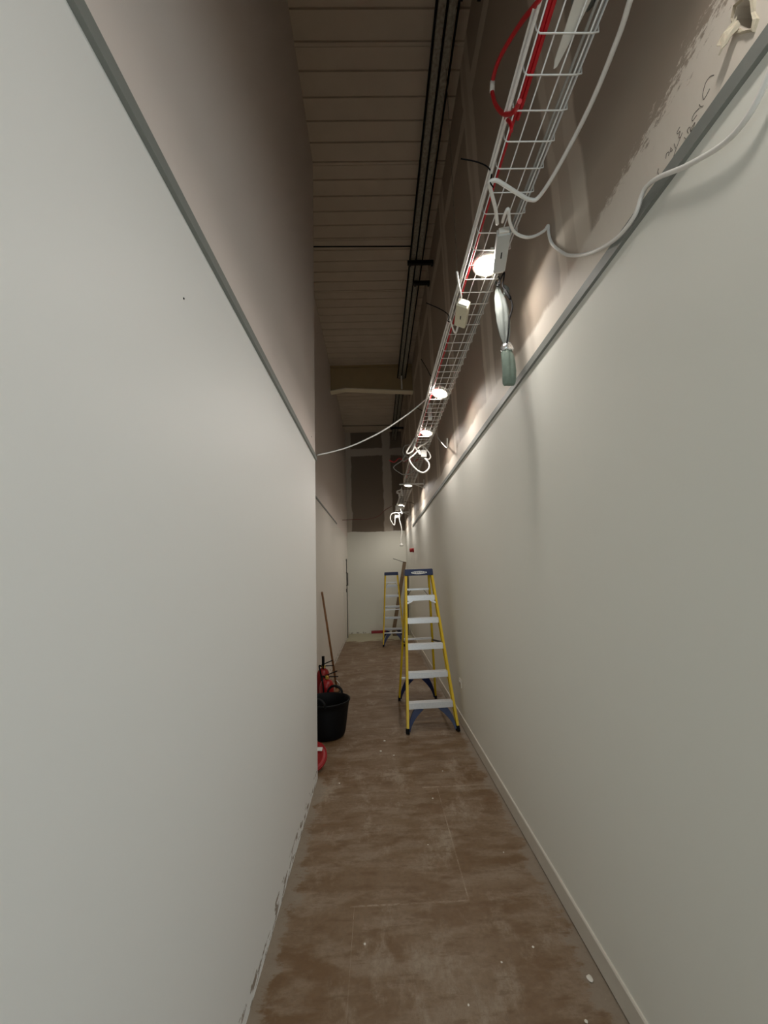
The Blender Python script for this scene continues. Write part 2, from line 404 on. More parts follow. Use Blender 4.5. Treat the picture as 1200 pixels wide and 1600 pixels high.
def tray_bracket(y, label):
    bm = B(); beam(bm, (XR, y, TZ-.014), (.44, y, TZ-.014), .03, .018); beam(bm, (XR-.005, y, TZ-.10), (XR-.005, y, TZ+.06), .03, .012, (1,0,0))
    beam(bm, (XR-.01, y, TZ-.09), (.70, y, TZ-.018), .012, .010)
    return tag(obj('tray_bracket', bm, M['wire']), label, 'bracket', 'cantilever brackets holding the tray')
tray_bracket(6.74, 'pale metal bracket arm crossing under the far end of the wire tray')
tray_bracket(9.9, 'pale metal bracket arm under the far dim length of wire tray')

# cables lying in and beside the tray
def run(y0, y1, x, z, wx, wz, ph, st=.35):
    pts = []; y = y0
    while y < y1: pts.append((x+wx*math.sin(y*3.1+ph), y, z+wz*math.sin(y*2.3+ph*2))); y += st
    return pts
cable('red_cable', run(.1, 6.7, .5375, TZ+.014, .002, .001, 0), .0072, 'redcable', 'red cable lying along the wire tray, against its corridor edge')
cable('red_cable', run(.1, 1.50, .5515, TZ+.013, .0015, .001, 1.3), .0066, 'redcable', 'second red cable beside the first in the tray, ending near the red loop')
for i, (x, z, a, b, w) in enumerate(((.509, TZ+.006, .1, 6.5, 'lower'), (.507, TZ+.034, .1, 5.9, 'upper'))):
    cable('white_cable', run(a, b, x, z, .003, .006, i*1.7), .0050, 'whitecable', 'thin white cable tied outside the corridor edge of the tray, %s of the two' % w, 'cable', 'white cables tied along the tray')
cable('grey_cable', run(.1, 6.6, .690, TZ+.014, .003, .002, .4), .0060, 'greycable', 'pale grey cable lying along the wall-side edge of the wire tray')
cable('grey_cable', run(.1, 6.6, .676, TZ+.014, .003, .002, 2.0), .0050, 'greycable', 'second pale grey cable along the tray, inside the wall-side one')

cable('white_cable', [(0.743,0.782,3.195),(0.746,0.834,3.195),(0.759,0.912,3.195),(0.768,1.09,3.195),(0.751,1.292,3.195),(0.726,1.405,3.195),(0.693,1.416,3.195),(0.651,1.398,3.195),(0.569,1.354,3.195),(0.524,1.332,3.195),(0.501,1.342,3.195),(0.52,1.383,3.195),(0.557,1.452,3.195),(0.589,1.53,3.195)], .0080, 'whitecable', 'thick white cable sweeping under the tray to the near grey driver box', smooth=8, seg=10)
cable('white_cable', [(0.611,1.526,3.2),(0.606,1.475,3.19),(0.613,1.454,3.19),(0.639,1.512,3.185),(0.679,1.565,3.185),(0.736,1.592,3.185),(0.79,1.61,3.206),(0.845,1.622,3.246),(0.866,1.619,3.271),(0.868,1.627,3.239),(0.868,1.609,3.166),(0.868,1.547,3.068),(0.866,1.474,2.979),(0.858,1.331,2.858),(0.855,1.178,2.771),(0.855,1.078,2.757),(0.855,1.032,2.789),(0.855,1.007,2.793),(0.855,0.96,2.77),(0.855,0.867,2.699),(0.855,0.771,2.642),(0.855,0.708,2.635),(0.855,0.659,2.665),(0.855,0.637,2.696)], .0068, 'whitecable', 'white cable draped from the tray over the right wall trim', smooth=8, seg=10)
rl = thing('red_cable_loop', 'loose red cable loop with a white sleeve, standing out from the tray', 'cable', (0,0,0))
bm = B(); tube(bm, [(0.505,0.819,3.212),(0.505,0.863,3.242),(0.505,0.962,3.344),(0.505,1.077,3.446),(0.505,1.169,3.511),(0.505,1.228,3.519),(0.505,1.24,3.492),(0.505,1.221,3.407),(0.505,1.167,3.288),(0.505,1.107,3.201),(0.505,1.061,3.157),(0.505,1.029,3.142)], .0075, 10, 8); obj('loop', bm, M['redcable'], rl)
bm = B(); tube(bm, [(0.512,1.179,3.301),(0.512,1.151,3.241),(0.512,1.125,3.184),(0.512,1.126,3.155)], .0065, 8, 6); obj('branch', bm, M['redcable'], rl)
bm = B(); L = [(0.505,0.819,3.212),(0.505,0.863,3.242),(0.505,0.962,3.344),(0.505,1.077,3.446),(0.505,1.169,3.511),(0.505,1.228,3.519),(0.505,1.24,3.492),(0.505,1.221,3.407),(0.505,1.167,3.288),(0.505,1.107,3.201),(0.505,1.061,3.157),(0.505,1.029,3.142)]; a, b = Vector(L[5]), Vector(L[6]); m = (a+b)/2; dv = (b-a).normalized()*.016; tube(bm, [m-dv, m+dv], .0095, 12); o = obj('sleeve', bm, M['whiteplastic'], rl); o['label'] = 'white sleeve'
for k, lb in (('tie1', 'black cable tie tail sticking out by the red cable loop'), ('tie2', 'black cable tie tail sticking out beside the cream driver box'), ('tie3', 'black cable tie tail just above the second tray lamp'), ('tie4', 'short black cable tie tail between second and third tray lamps')):
    cable('cable_tie', {'tie1': [(0.39,1.335,3.303),(0.454,1.335,3.287),(0.496,1.335,3.262),(0.509,1.335,3.228),(0.501,1.335,3.19),(0.512,1.335,3.166)], 'tie2': [(0.361,2.22,3.33),(0.455,2.22,3.279),(0.497,2.22,3.239),(0.49,2.22,3.2),(0.51,2.22,3.195)], 'tie3': [(0.422,3.02,3.416),(0.466,3.02,3.329),(0.494,3.02,3.266),(0.531,3.02,3.265)], 'tie4': [(0.452,3.75,3.311),(0.509,3.75,3.276),(0.552,3.75,3.24)]}[k], .0028, 'black', lb, 'cable tie', 'black cable ties on the tray', 6, 6)
cable('cable_tie', [(0.629,8.2,3.171),(0.735,8.2,3.153),(0.829,8.2,3.126)], .0035, 'black', 'black tie tail pointing at the right wall by the far cable tangle', 'cable tie', 'black cable ties on the tray', 6, 6)

# round lamps resting in the tray
def downlight(y, label, r=.078, x=.630, tilt=0, k=1.0):
    t = thing('downlight', label, 'lamp', (x, y, TZ+.020), 0, 'round lamps in the tray'); t.rotation_euler = (-tilt*.3, tilt, 0)
    bm = B(); lathe(bm, [(r-.012,.004), (r-.012,0), (r-.003,-.001), (r,.004), (r,.010), (r-.010,.022), (r-.012,.022), (r-.012,.008)], 40, None, False, False); obj('rim', bm, M['whiteplastic'], t)
    bm = B(); lathe(bm, [(r-.0125,.006), (r-.0125,.010)], 40); o = obj('diffuser', bm, M['glow'], t); o['label'] = 'glowing white diffuser'
    bm = B(); lathe(bm, [(r-.012,.0225), (r-.014,.040), (r-.030,.046)], 32); obj('housing', bm, M['whiteplastic'], t)
    for s in (-1, 1):
        bm = B(); box(bm, (-.008, s*(r-.008), .018), (.008, s*(r+.016), .021)); box(bm, (-.008, s*(r+.008), .002), (.008, s*(r+.016), .021)); obj('spring_clip', bm, M['whiteplastic'], t)
    l = bpy.data.lights.new('downlight_lamp', 'AREA'); l.shape = 'DISK'; l.size = .12; l.energy = 7.5*k; l.color = (1,.94,.88); l.spread = math.radians(168)
    lo = bpy.data.objects.new('downlight_lamp', l); COL.objects.link(lo); lo.parent = t; lo.location = (0, 0, -.004)
    return t
downlight(.36, 'round glowing lamp in the tray just above the view', tilt=.12, k=0.7)
downlight(1.83, 'round glowing lamp in the tray, the largest and nearest', tilt=.10, k=.9)
downlight(3.31, 'round glowing lamp in the tray, second nearest, tilted off its seat', .080, .612, .30, 1.05)
downlight(4.31, 'round glowing lamp in the tray, third nearest, above the white cable coil', .076, .618, .24, 1.05)
downlight(7.03, 'round glowing lamp hanging just beyond the bracket arm at tray end', .080, .618, .12, 1.25)
downlight(9.10, 'small far lamp seen edge-on behind the bright white adaptor block', .075, .618, .12, 1.25)
downlight(10.8, 'farthest lamp in the tray, a sliver above the hanging white plug', .075, .618, .12, 1.25)

def driver(name, label, loc, rot, size, mat, screws=True):
    t = thing(name, label, 'lamp driver', loc, 0, 'lamp drivers at the tray'); t.rotation_euler = rot
    w, l, h = size
    bm = B(); box(bm, (-w/2,-l/2,-h/2), (w/2,l/2,h/2)); obj('case', bm, M[mat], t, .005, 3)
    bm = B(); box(bm, (-w*.38,-l/2-.012,-h*.38), (w*.38,-l/2+.002,h*.38)); obj('end_cap', bm, M['whiteplastic'], t, .003)
    bm = B(); box(bm, (-w*.38,l/2-.002,-h*.38), (w*.38,l/2+.012,h*.38)); obj('end_cap', bm, M['whiteplastic'], t, .003)
    bm = B(); box(bm, (-.003,-l*.06,-h/2-.0012), (.003,l*.10,-h/2+.001)); obj('switch', bm, M['darksteel'], t)
    return t
driver('lamp_driver', 'pale grey driver box lying under the tray beside the nearest lamp', (.655, 1.685, TZ-.030), (0, 0, -.20), (.062, .235, .034), 'greyplastic')
driver('lamp_driver', 'cream driver box hanging below tray between first and second lamps', (.560, 2.14, TZ-.034), (.10, .45, -.10), (.072, .22, .046), 'cream')
driver('lamp_driver', 'narrow white driver hanging upright between second and third lamps', (.588, 3.80, 3.29), (1.35, 0, 0), (.040, .19, .03), 'whiteplastic')
cable('white_cable', [(0.465,1.817,3.2),(0.486,1.885,3.2),(0.512,1.958,3.2),(0.53,2.01,3.2)], .0050, 'whitecable', 'short white lead from the tray into the top of the cream driver box')
cable('white_cable', [(0.555,2.227,3.19),(0.558,2.279,3.19),(0.555,2.326,3.19),(0.528,2.271,3.19),(0.501,2.194,3.19)], .0050, 'whitecable', 'short white lead looping from the bottom of the cream driver box')

# polythene bag knotted to the tray, with a black cord in front
t = thing('plastic_bag', 'long twisted polythene bag hanging from the tray against bare board', 'bag', (.738, 1.96, 0))
def bag(bm, prof, seg=32):
    rings = []
    for i, (z, rx, ry, ox) in enumerate(prof):
        rings.append([bm.verts.new((ox+rx*math.cos(a)*(1+.10*math.sin(3*a+i)+.09*math.sin(7*a+i*.6)), ry*math.sin(a)*(1+.14*math.sin(4*a+i*1.7)+.16*math.sin(7*a+i*.5)), z)) for a in [2*math.pi*k/seg for k in range(seg)]])
    for a, b in zip(rings, rings[1:]):
        for k in range(seg): bm.faces.new((a[k], a[(k+1)%seg], b[(k+1)%seg], b[k])).smooth = True
    bm.faces.new(rings[0][::-1]); bm.faces.new(rings[-1])
bm = B(); bag(bm, [(3.262,.006,.006,-.026), (3.245,.008,.008,-.020), (3.225,.010,.010,-.012), (3.19,.018,.012,-.014), (3.15,.030,.018,-.006), (3.08,.037,.022,0), (3.00,.036,.022,.002), (2.93,.028,.018,.002), (2.88,.014,.011,.002), (2.86,.012,.010,.002), (2.85,.016,.011,.003)]); obj('upper_lobe', bm, M['polyclear'], t)
bm = B(); bag(bm, [(2.85,.016,.011,.003), (2.825,.030,.018,.004), (2.78,.034,.022,.006), (2.72,.036,.024,.006), (2.67,.035,.022,.004), (2.645,.033,.016,.002), (2.636,.028,.008,0)]); o = obj('lower_lobe', bm, M['polygreen'], t); o['label'] = 'green-tinted lower pouch'
bm = B(); bag(bm, [(2.875,.026,.019,.010), (2.862,.033,.022,.008), (2.845,.034,.022,.006), (2.832,.028,.018,.006)], 14); o = obj('foil_collar', bm, M['foil'], t); o['label'] = 'silver foil collar'
bm = B(); bag(bm, [(3.235,.004,.004,.026), (3.22,.016,.008,.030), (3.195,.017,.008,.032), (3.17,.007,.006,.020), (3.16,.004,.004,.008)], 12); obj('knot_tail', bm, M['polyclear'], t)
k = thing('plug_lead', 'black cord with inline plug hanging in front of the polythene bag', 'cord', (0,0,0))
CD = [(0.712,1.9,3.239),(0.716,1.9,3.2),(0.7,1.9,3.181),(0.721,1.9,3.223),(0.745,1.9,3.261),(0.738,1.9,3.219),(0.729,1.9,3.184),(0.74,1.9,3.157),(0.752,1.9,3.126),(0.767,1.9,3.098),(0.772,1.9,3.06),(0.764,1.9,3.026),(0.75,1.9,2.989),(0.743,1.9,2.948),(0.735,1.9,2.896),(0.724,1.9,2.844)]
bm = B(); tube(bm, CD, .0042, 8, 8); obj('lead', bm, M['black'], k)
bm = B(); a, b = Vector(CD[7]), Vector(CD[9]); tube(bm, [a, a.lerp(b,.15), a.lerp(b,.85), b], [.005,.0085,.0085,.005], 10); obj('inline_plug', bm, M['black'], k)

# clear packet and white strip lying on the tray at the top of the view
t = thing('clear_packet', 'clear plastic packet and tapering white strip lying on tray, top of view', 'packet', (0,0,0))
bm = B(); prism(bm, [(.600,.60), (.655,.60), (.662,.82), (.640,.94), (.625,1.005), (.616,1.012), (.610,.99), (.606,.85)], TZ+.012, TZ+.018, 'z'); obj('strip', bm, M['whiteplastic'], t, .002)
bm = B(); bag(bm, [(0,.020,.006,0), (.03,.036,.014,0), (.09,.040,.018,.004), (.15,.036,.014,0), (.17,.024,.006,0)], 16)
bmesh.ops.transform(bm, matrix=Matrix.Translation((.645, .72, TZ+.034)) @ Matrix.Rotation(-math.pi/2, 4, 'X'), verts=bm.verts); obj('pouch', bm, M['polyclear'], t)

# tangles at the far end of the tray
t = thing('cable_coil', 'loose white cable coil hanging below the tray end in big loops', 'cable coil', (0,0,0))
bm = B(); tube(bm, [(0.529,4.62,3.262),(0.516,4.62,3.296),(0.462,4.62,3.212),(0.408,4.62,3.128),(0.43,4.62,3.106),(0.486,4.62,3.145),(0.518,4.62,3.239),(0.507,4.62,3.201),(0.541,4.62,3.133),(0.571,4.62,3.09),(0.559,4.62,3.142),(0.483,4.62,3.078),(0.435,4.62,3.033),(0.477,4.62,2.947),(0.546,4.62,2.879),(0.609,4.62,2.864),(0.666,4.62,2.913),(0.67,4.62,2.979),(0.623,4.62,3.041)], .0098, 8, 6); obj('main_loop', bm, M['whitecable'], t)
bm = B(); tube(bm, [(0.582,4.66,3.227),(0.613,4.66,3.211),(0.674,4.66,3.142),(0.703,4.66,3.075),(0.678,4.66,3.037),(0.633,4.66,3.05)], .0080, 8, 6); obj('side_loop', bm, M['whitecable'], t)
bm = B(); tube(bm, [(0.76,4.6,3.378),(0.741,4.6,3.33),(0.711,4.6,3.283),(0.634,4.6,3.219),(0.578,4.6,3.192),(0.54,4.6,3.155)], .0100, 8, 6); obj('tail', bm, M['whitecable'], t)
cable('grey_cable', [(0.562,5.3,3.45),(0.52,5.3,3.446),(0.445,5.3,3.432),(0.416,5.3,3.356),(0.429,5.3,3.302),(0.49,5.3,3.257),(0.425,5.3,3.21),(0.411,5.3,3.248),(0.473,5.3,3.333)], .0060, 'greycable', 'thin grey loop behind the white coil, on its corridor side')
cable('grey_cable', [(0.499,5.6,3.428),(0.428,5.6,3.315),(0.292,5.6,3.212),(0.376,5.6,3.124),(0.441,5.6,3.094),(0.529,5.6,3.108),(0.621,5.6,3.196),(0.614,5.6,3.276),(0.582,5.6,3.311)], .0060, 'greycable', 'thin grey cable with a sharp kink below the white coil')
cable('white_cable', [(0.8,4.849,3.501),(0.8,4.726,3.394),(0.8,4.491,3.219),(0.8,4.106,2.998),(0.8,4.056,3.036),(0.8,4.033,3.078)], .0060, 'whitecable', 'white cable end bent up beside the third lamp, near the bare board')
t = thing('junction_box', 'small white junction box hanging in the white cable coil', 'junction box', (.622, 4.68, 3.116))
bm = B(); box(bm, (-.035,-.02,-.045), (.035,.02,.045)); obj('case', bm, M['whiteplastic'], t, .005)
bm = B(); tube(bm, [(0,0,.044), (-.004,0,.09), (-.02,0,.13)], .006, 8, 4); obj('lead', bm, M['whitecable'], t)
cable('red_cable', [(0.259,6.3,3.527),(0.342,6.3,3.492),(0.43,6.3,3.555),(0.512,6.3,3.498),(0.599,6.3,3.539),(0.682,6.3,3.493),(0.76,6.3,3.545),(0.832,6.3,3.499)], .009, 'redcable', 'short red cable lying crosswise above the tray behind the coil', smooth=6)
cable('white_cable', [(0.55,3.63,3.355),(0.367,3.63,3.208),(0.111,3.63,3.038),(-0.109,3.63,2.928),(-0.264,3.63,2.869),(-0.417,3.63,2.829),(-0.533,3.63,2.807)], .0065, 'whitecable', 'white cable sagging across the corridor from second lamp to left trim', smooth=8)
cable('brown_red_cable', [(-0.852,10.069,3.084),(-0.436,10,3.078),(-0.18,9.5,3.007),(0.053,9.1,3.003),(0.23,8.8,3.1),(0.379,8.8,3.184)], .0075, 'browncable', 'dark red cable sagging from the recess wall to the far tray', smooth=8)
t = thing('cable_coil', 'small bright white cable tangle around the far adaptor block', 'cable coil', (0,0,0))
bm = B(); tube(bm, [(0.601,8.4,3.334),(0.594,8.4,3.471),(0.545,8.4,3.46),(0.495,8.4,3.443),(0.496,8.4,3.399),(0.53,8.4,3.404),(0.533,8.4,3.336),(0.55,8.4,3.286)], .015, 8, 6); obj('upper_loop', bm, M['whitecable'], t)
bm = B(); tube(bm, [(0.602,9.3,3.295),(0.611,9.3,3.186),(0.646,9.3,3.076),(0.621,9.3,3.117),(0.58,9.3,3.098),(0.5,9.3,3.108),(0.391,9.3,3.084),(0.354,9.3,2.977),(0.397,9.3,2.868),(0.448,9.3,2.812),(0.467,9.3,2.946),(0.484,9.3,3.054)], .0105, 8, 6); obj('lower_loop', bm, M['whitecable'], t)
bm = B(); box(bm, (.47,8.90,3.10), (.555,8.96,3.218)); box(bm, (.55,8.90,3.15), (.65,8.95,3.205)); o = obj('adaptor_block', bm, M['whiteplastic'], t, .006)
t = thing('hanging_flex', 'white flex hanging down from the far tangle with a plug end', 'cable', (0,0,0))
bm = B(); FX = [(0.553,9.3,3.106),(0.571,9.3,3.051),(0.573,9.3,2.929),(0.607,9.3,2.78),(0.617,9.3,2.632),(0.583,9.3,2.46),(0.596,9.3,2.35)]; tube(bm, FX, .0105, 8, 6); obj('flex', bm, M['whitecable'], t)
bm = B(); lathe(bm, [(.014,.05), (.030,.035), (.042,0), (.038,-.014)], 16, Matrix.Translation((FX[-1][0], FX[-1][1], FX[-1][2]-.03))); obj('plug', bm, M['whiteplastic'], t)

# ------------------------------------------------------------------ marks and fittings on the right wall
t = thing('torn_plaster', 'torn plasterboard edge and hole above the right trim, top corner', 'damage', (0,0,0))
bm = B(); box(bm, (XR-.006, .30, 2.945), (XR+.002, .700, 3.45)); o = obj('proud_board', bm, M['plaster'], t, .003)
bm = B()
n = len(hole); c0 = Vector((XR, sum(h[0] for h in hole)/n, sum(h[1] for h in hole)/n))
rng = random.Random(4); R0, R1, R2, R3 = [], [], [], []
for y, z in hole:
    d = Vector((0, y, z))-Vector((0, c0.y, c0.z)); d.normalize()
    R0.append(bm.verts.new((XR+.012, y, z))); R1.append(bm.verts.new((XR-rng.uniform(.004,.014), y+d.y*rng.uniform(.001,.005), z+d.z*rng.uniform(.001,.006))))
    w = rng.uniform(.005,.013); R2.append(bm.verts.new((XR-rng.uniform(.002,.007), y+d.y*w, z+d.z*w))); w *= 1.4; R3.append(bm.verts.new((XR+.002, y+d.y*w, z+d.z*w)))
for a, b in ((R0,R1),(R1,R2),(R2,R3)):
    for i in range(n): bm.faces.new((a[i], a[(i+1)%n], b[(i+1)%n], b[i]))
obj('ragged_rim', bm, M['plaster'], t)
bm = B()
g = [[bm.verts.new((XR-.004-.020*math.sin(i/4*1.6)-rng.uniform(0,.004), .704+.030*i/4+.004*math.sin(j*2.), 2.905-.034*j/4-.020*i/4+rng.uniform(-.003,.003))) for j in range(5)] for i in range(5)]
for i in range(4):
    for j in range(4): bm.faces.new((g[i][j], g[i+1][j], g[i+1][j+1], g[i][j+1]))
o = obj('paper_flap', bm, M['plaster'], t); s = o.modifiers.new('thick', 'SOLIDIFY'); s.thickness = .003
bm = B()
for st in [[(0.877,0.782,2.86),(0.877,0.792,2.87),(0.878,0.805,2.87),(0.877,0.817,2.854),(0.877,0.818,2.839),(0.878,0.812,2.837),(0.877,0.798,2.842)],[(0.878,0.831,2.841),(0.877,0.828,2.83),(0.877,0.821,2.823)],[(0.877,0.833,2.832),(0.877,0.847,2.836),(0.877,0.856,2.832),(0.878,0.856,2.824),(0.877,0.842,2.823)],[(0.877,0.874,2.808),(0.877,0.875,2.82),(0.877,0.866,2.818),(0.877,0.867,2.805),(0.878,0.862,2.81),(0.877,0.851,2.812),(0.878,0.856,2.805),(0.877,0.867,2.803)],[(0.877,0.894,2.856),(0.877,0.905,2.853),(0.877,0.904,2.846),(0.878,0.896,2.844),(0.877,0.903,2.832),(0.877,0.899,2.829)],[(0.877,0.954,2.826),(0.878,0.949,2.837),(0.878,0.94,2.831),(0.877,0.944,2.823)],[(0.878,0.932,2.838),(0.877,0.936,2.828),(0.877,0.929,2.823),(0.877,0.931,2.833)],[(0.877,0.92,2.834),(0.877,0.918,2.816)],[(0.877,0.887,2.812),(0.877,0.884,2.801),(0.877,0.884,2.793)],[(0.878,0.89,2.832),(0.877,0.919,2.811),(0.877,0.935,2.794)],[(0.877,0.984,2.828),(0.877,0.988,2.821),(0.877,0.987,2.809)]]: tube(bm, [(XR-.0006, p[1], p[2]) for p in st], .0007, 5, 4)
tag(obj('pencil_note', bm, M['ink']), 'faint handwritten pencil figures on the skim coat above the right trim', 'writing')
t = thing('wall_socket', 'small white socket low on the right wall beside the near ladder', 'socket', (XR, 4.54, .455))
bm = B(); box(bm, (-.010,-.045,-.045), (0,.045,.045)); obj('face_plate', bm, M['skirt'], t, .004)
for s in (-1, 1):
    bm = B(); box(bm, (-.016, s*.022-.006, .012), (-.009, s*.022+.006, .030)); obj('switch', bm, M['whiteplastic'], t, .002)
t = thing('fire_alarm_sounder', 'red round fire alarm sounder high on the right wall', 'alarm', (XR, 9.25, 2.20))
mx = Matrix.Rotation(-math.pi/2, 4, 'Y')
bm = B(); lathe(bm, [(.052,0), (.052,.03), (.048,.035)], 28, mx); obj('base', bm, M['red'], t)
bm = B(); lathe(bm, [(.046,.035), (.046,.085), (.036,.10)], 28, mx); obj('sounder', bm, M['red'], t)

for y, z, lb in ((1.066, 2.492, 'dark nail head in the left wall just under the trim, nearer the camera'), (3.38, 2.90, 'small nail head above the left trim near the wall corner')):
    bm = B(); lathe(bm, [(.0032,0), (.0028,.002), (.0015,.003)], 14, Matrix.Translation((XL, y, z)) @ Matrix.Rotation(math.pi/2, 4, 'Y')); tag(obj('nail_head', bm, M['darksteel']), lb, 'nail')

# ------------------------------------------------------------------ step ladders
def text_mesh(s, size):
    cu = bpy.data.curves.new('lettering', 'FONT'); cu.body = s; cu.size = size; cu.align_x = 'CENTER'; cu.align_y = 'CENTER'; cu.extrude = .0008
    o = bpy.data.objects.new('lettering', cu); COL.objects.link(o)
    me = bpy.data.meshes.new_from_object(o.evaluated_get(bpy.context.evaluated_depsgraph_get())); bpy.data.objects.remove(o); bpy.data.curves.remove(cu)
    return me
def ladder(label, loc, rz):
    t = thing('step_ladder', label, 'ladder', loc, rz, 'yellow step ladders')
    H = 1.66
    def fr(s, z): k = z/H; return Vector((s*(.268-.108*k), .02+.50*k, z))      # front rail centre line
    def rr(s, z): k = z/H; return Vector((s*(.245-.105*k), 1.15-.56*k, z))     # rear rail centre line
    for s in (-1, 1):
        bm = B()                                                               # channel section: web and two flanges
        ax = (fr(s, H)-fr(s, 0)).normalized()
        side = Vector((s, 0, 0)); dep = ax.cross(side).normalized()
        for off, w, d in ((side*.010, .005, .074), (dep*.035, .026, .006), (dep*-.035, .026, .006)):
            beam(bm, fr(s, .035)+off, fr(s, H)+off, w, d, dep)
        o = obj('front_rail', bm, M['yellow'], t)
        bm = B(); beam(bm, fr(s, 0), fr(s, .05), .034, .082, dep); obj('foot', bm, M['black'], o, .004)
        bm = B(); ax = (rr(s, H)-rr(s, 0)).normalized(); dep = ax.cross(side).normalized()
        for off, w, d in ((side*.008, .005, .05), (dep*.023, .022, .006), (dep*-.023, .022, .006)):
            beam(bm, rr(s, .035)+off, rr(s, H)+off, w, d, dep)
        o = obj('rear_rail', bm, M['yellow'], t)
        bm = B(); beam(bm, rr(s, 0), rr(s, .05), .030, .06, dep); obj('foot', bm, M['black'], o, .004)
    for z in (.285, .575, .860, 1.138, 1.394):
        a, b = fr(-1, z), fr(1, z); w = b.x-.012; y = a.y
        bm = B(); box(bm, (-w, y-.044, z-.006), (w, y+.044, z+.0)); box(bm, (-w, y-.046, z-.058), (w, y-.041, z)); box(bm, (-w, y+.041, z-.022), (w, y+.046, z))
        for k in range(7): box(bm, (-w, y-.038+k*.012, z), (w, y-.033+k*.012, z+.002))
        obj('step', bm, M['alu'], t)
    for z in (.30, .82, 1.46):
        bm = B(); a, b = rr(-1, z), rr(1, z); beam(bm, a, b, .030, .022); obj('rear_bar', bm, M['alu'], t)
    def brace(f, s, ztop, off, name):
        """curved blue gusset from the foot up to the underside of a step"""
        bm = B(); n = 9; out, inn = [], []
        for i in range(n+1):
            k = i/n; z = .03+k*(ztop-.03)
            e = f(s, z)
            reach = (k**2.2)*.066
            th = .016+.080*k**1.4
            xo = abs(e.x)-.012-reach; out.append((s*xo, e.y, z)); inn.append((s*(xo-th), e.y, z-.012))
        for y0 in (0,):
            A = [bm.verts.new((p[0], p[1]-.016, p[2])) for p in out]+[bm.verts.new((p[0], p[1]-.016, p[2])) for p in reversed(inn)]
            Bv = [bm.verts.new((v.co.x, v.co.y+.032, v.co.z)) for v in A]
            m = len(A)
            for i in range(n):
                a, b, c, d = i, i+1, m-2-i, m-1-i
                bm.faces.new((A[a], A[b], A[c], A[d])); bm.faces.new((Bv[d], Bv[c], Bv[b], Bv[a]))
            for i in range(m): bm.faces.new((A[i], Bv[i], Bv[(i+1)%m], A[(i+1)%m]))
        return obj(name, bm, M['blue'], t, .002)
    for s in (-1, 1):
        brace(fr, s, .228, 0, 'front_brace'); brace(rr, s, .29, 0, 'rear_brace')
        for z in (1.394,):
            bm = B(); e = fr(s, z-.085); beam(bm, e-Vector((s*.010,.03,0)), Vector((e.x-s*.075, e.y-.03, z-.055)), .004, .022); obj('step_brace', bm, M['alu'], t)
        bm = B(); e = rr(s, 1.36); beam(bm, e-Vector((s*.006,0,0)), Vector((e.x-s*.08, e.y, 1.45)), .004, .028, (0,1,0)); obj('bar_brace', bm, M['darkboard'], t)
        bm = B(); a, b = fr(s, .86), rr(s, .80); beam(bm, a+Vector((-s*.004,.03,0)), b+Vector((-s*.004,-.02,0)), .004, .022); obj('spreader', bm, M['darkboard'], t)
    # top cap with the maker's oval
    bm = B(); prism(bm, [(-.172,1.632), (.172,1.632), (.176,1.640), (.172,1.706), (.165,1.712), (-.165,1.712), (-.172,1.706), (-.176,1.640)], .465, .640, 'y')
    cap = obj('top_cap', bm, M['blue'], t, .005)
    bm = B(); rings = []
    prism(bm, [(.098*math.cos(a), 1.668+.019*math.sin(a)) for a in [2*math.pi*k/40 for k in range(40)]], .4625, .466, 'y'); o = obj('logo_oval', bm, M['whiteplastic'], cap)
    me = text_mesh('WERNER', .034); o2 = bpy.data.objects.new('logo_text', me); COL.objects.link(o2); me.materials.append(M['blue']); o2.parent = cap
    o2.location = (0, .4615, 1.668); o2.rotation_euler = (math.pi/2, 0, 0); o2.scale = (1.25, 1, 1)
    return t
ladder('yellow step ladder with blue cap and white oval facing the camera, nearer one', (.535, 4.42, 0), math.radians(2.5))
def rot_ladder():
    t = ladder('yellow step ladder standing farther back, partly hidden behind the nearer one', (.375, 10.60, 0), math.pi-math.radians(2))
    return t
rot_ladder()

# ------------------------------------------------------------------ things in the recess
t = thing('rubber_tub', 'black flexible rubber tub on the floor in the left recess', 'tub', (-.585, 4.49, 0))
bm = B()
lathe(bm, [(.170,.004), (.188,.018), (.200,.06), (.232,.28), (.243,.345), (.252,.350), (.254,.362), (.243,.364), (.234,.350), (.222,.27), (.190,.05), (.160,.022)], 48, None, True, True); obj('body', bm, M['rubber'], t)
for a in (75, 255):
    bm = B(); ca = math.radians(a); e = Vector((math.cos(ca), math.sin(ca), 0)); s_ = Vector((-e.y, e.x, 0))
    tube(bm, [e*.243+s_*-.085+Vector((0,0,.345)), e*.250+s_*-.075+Vector((0,0,.39)), e*.248+s_*-.03+Vector((0,0,.425)), e*.248+s_*.03+Vector((0,0,.425)), e*.250+s_*.075+Vector((0,0,.39)), e*.243+s_*.085+Vector((0,0,.345))], .014, 10, 5); obj('handle', bm, M['rubber'], t)
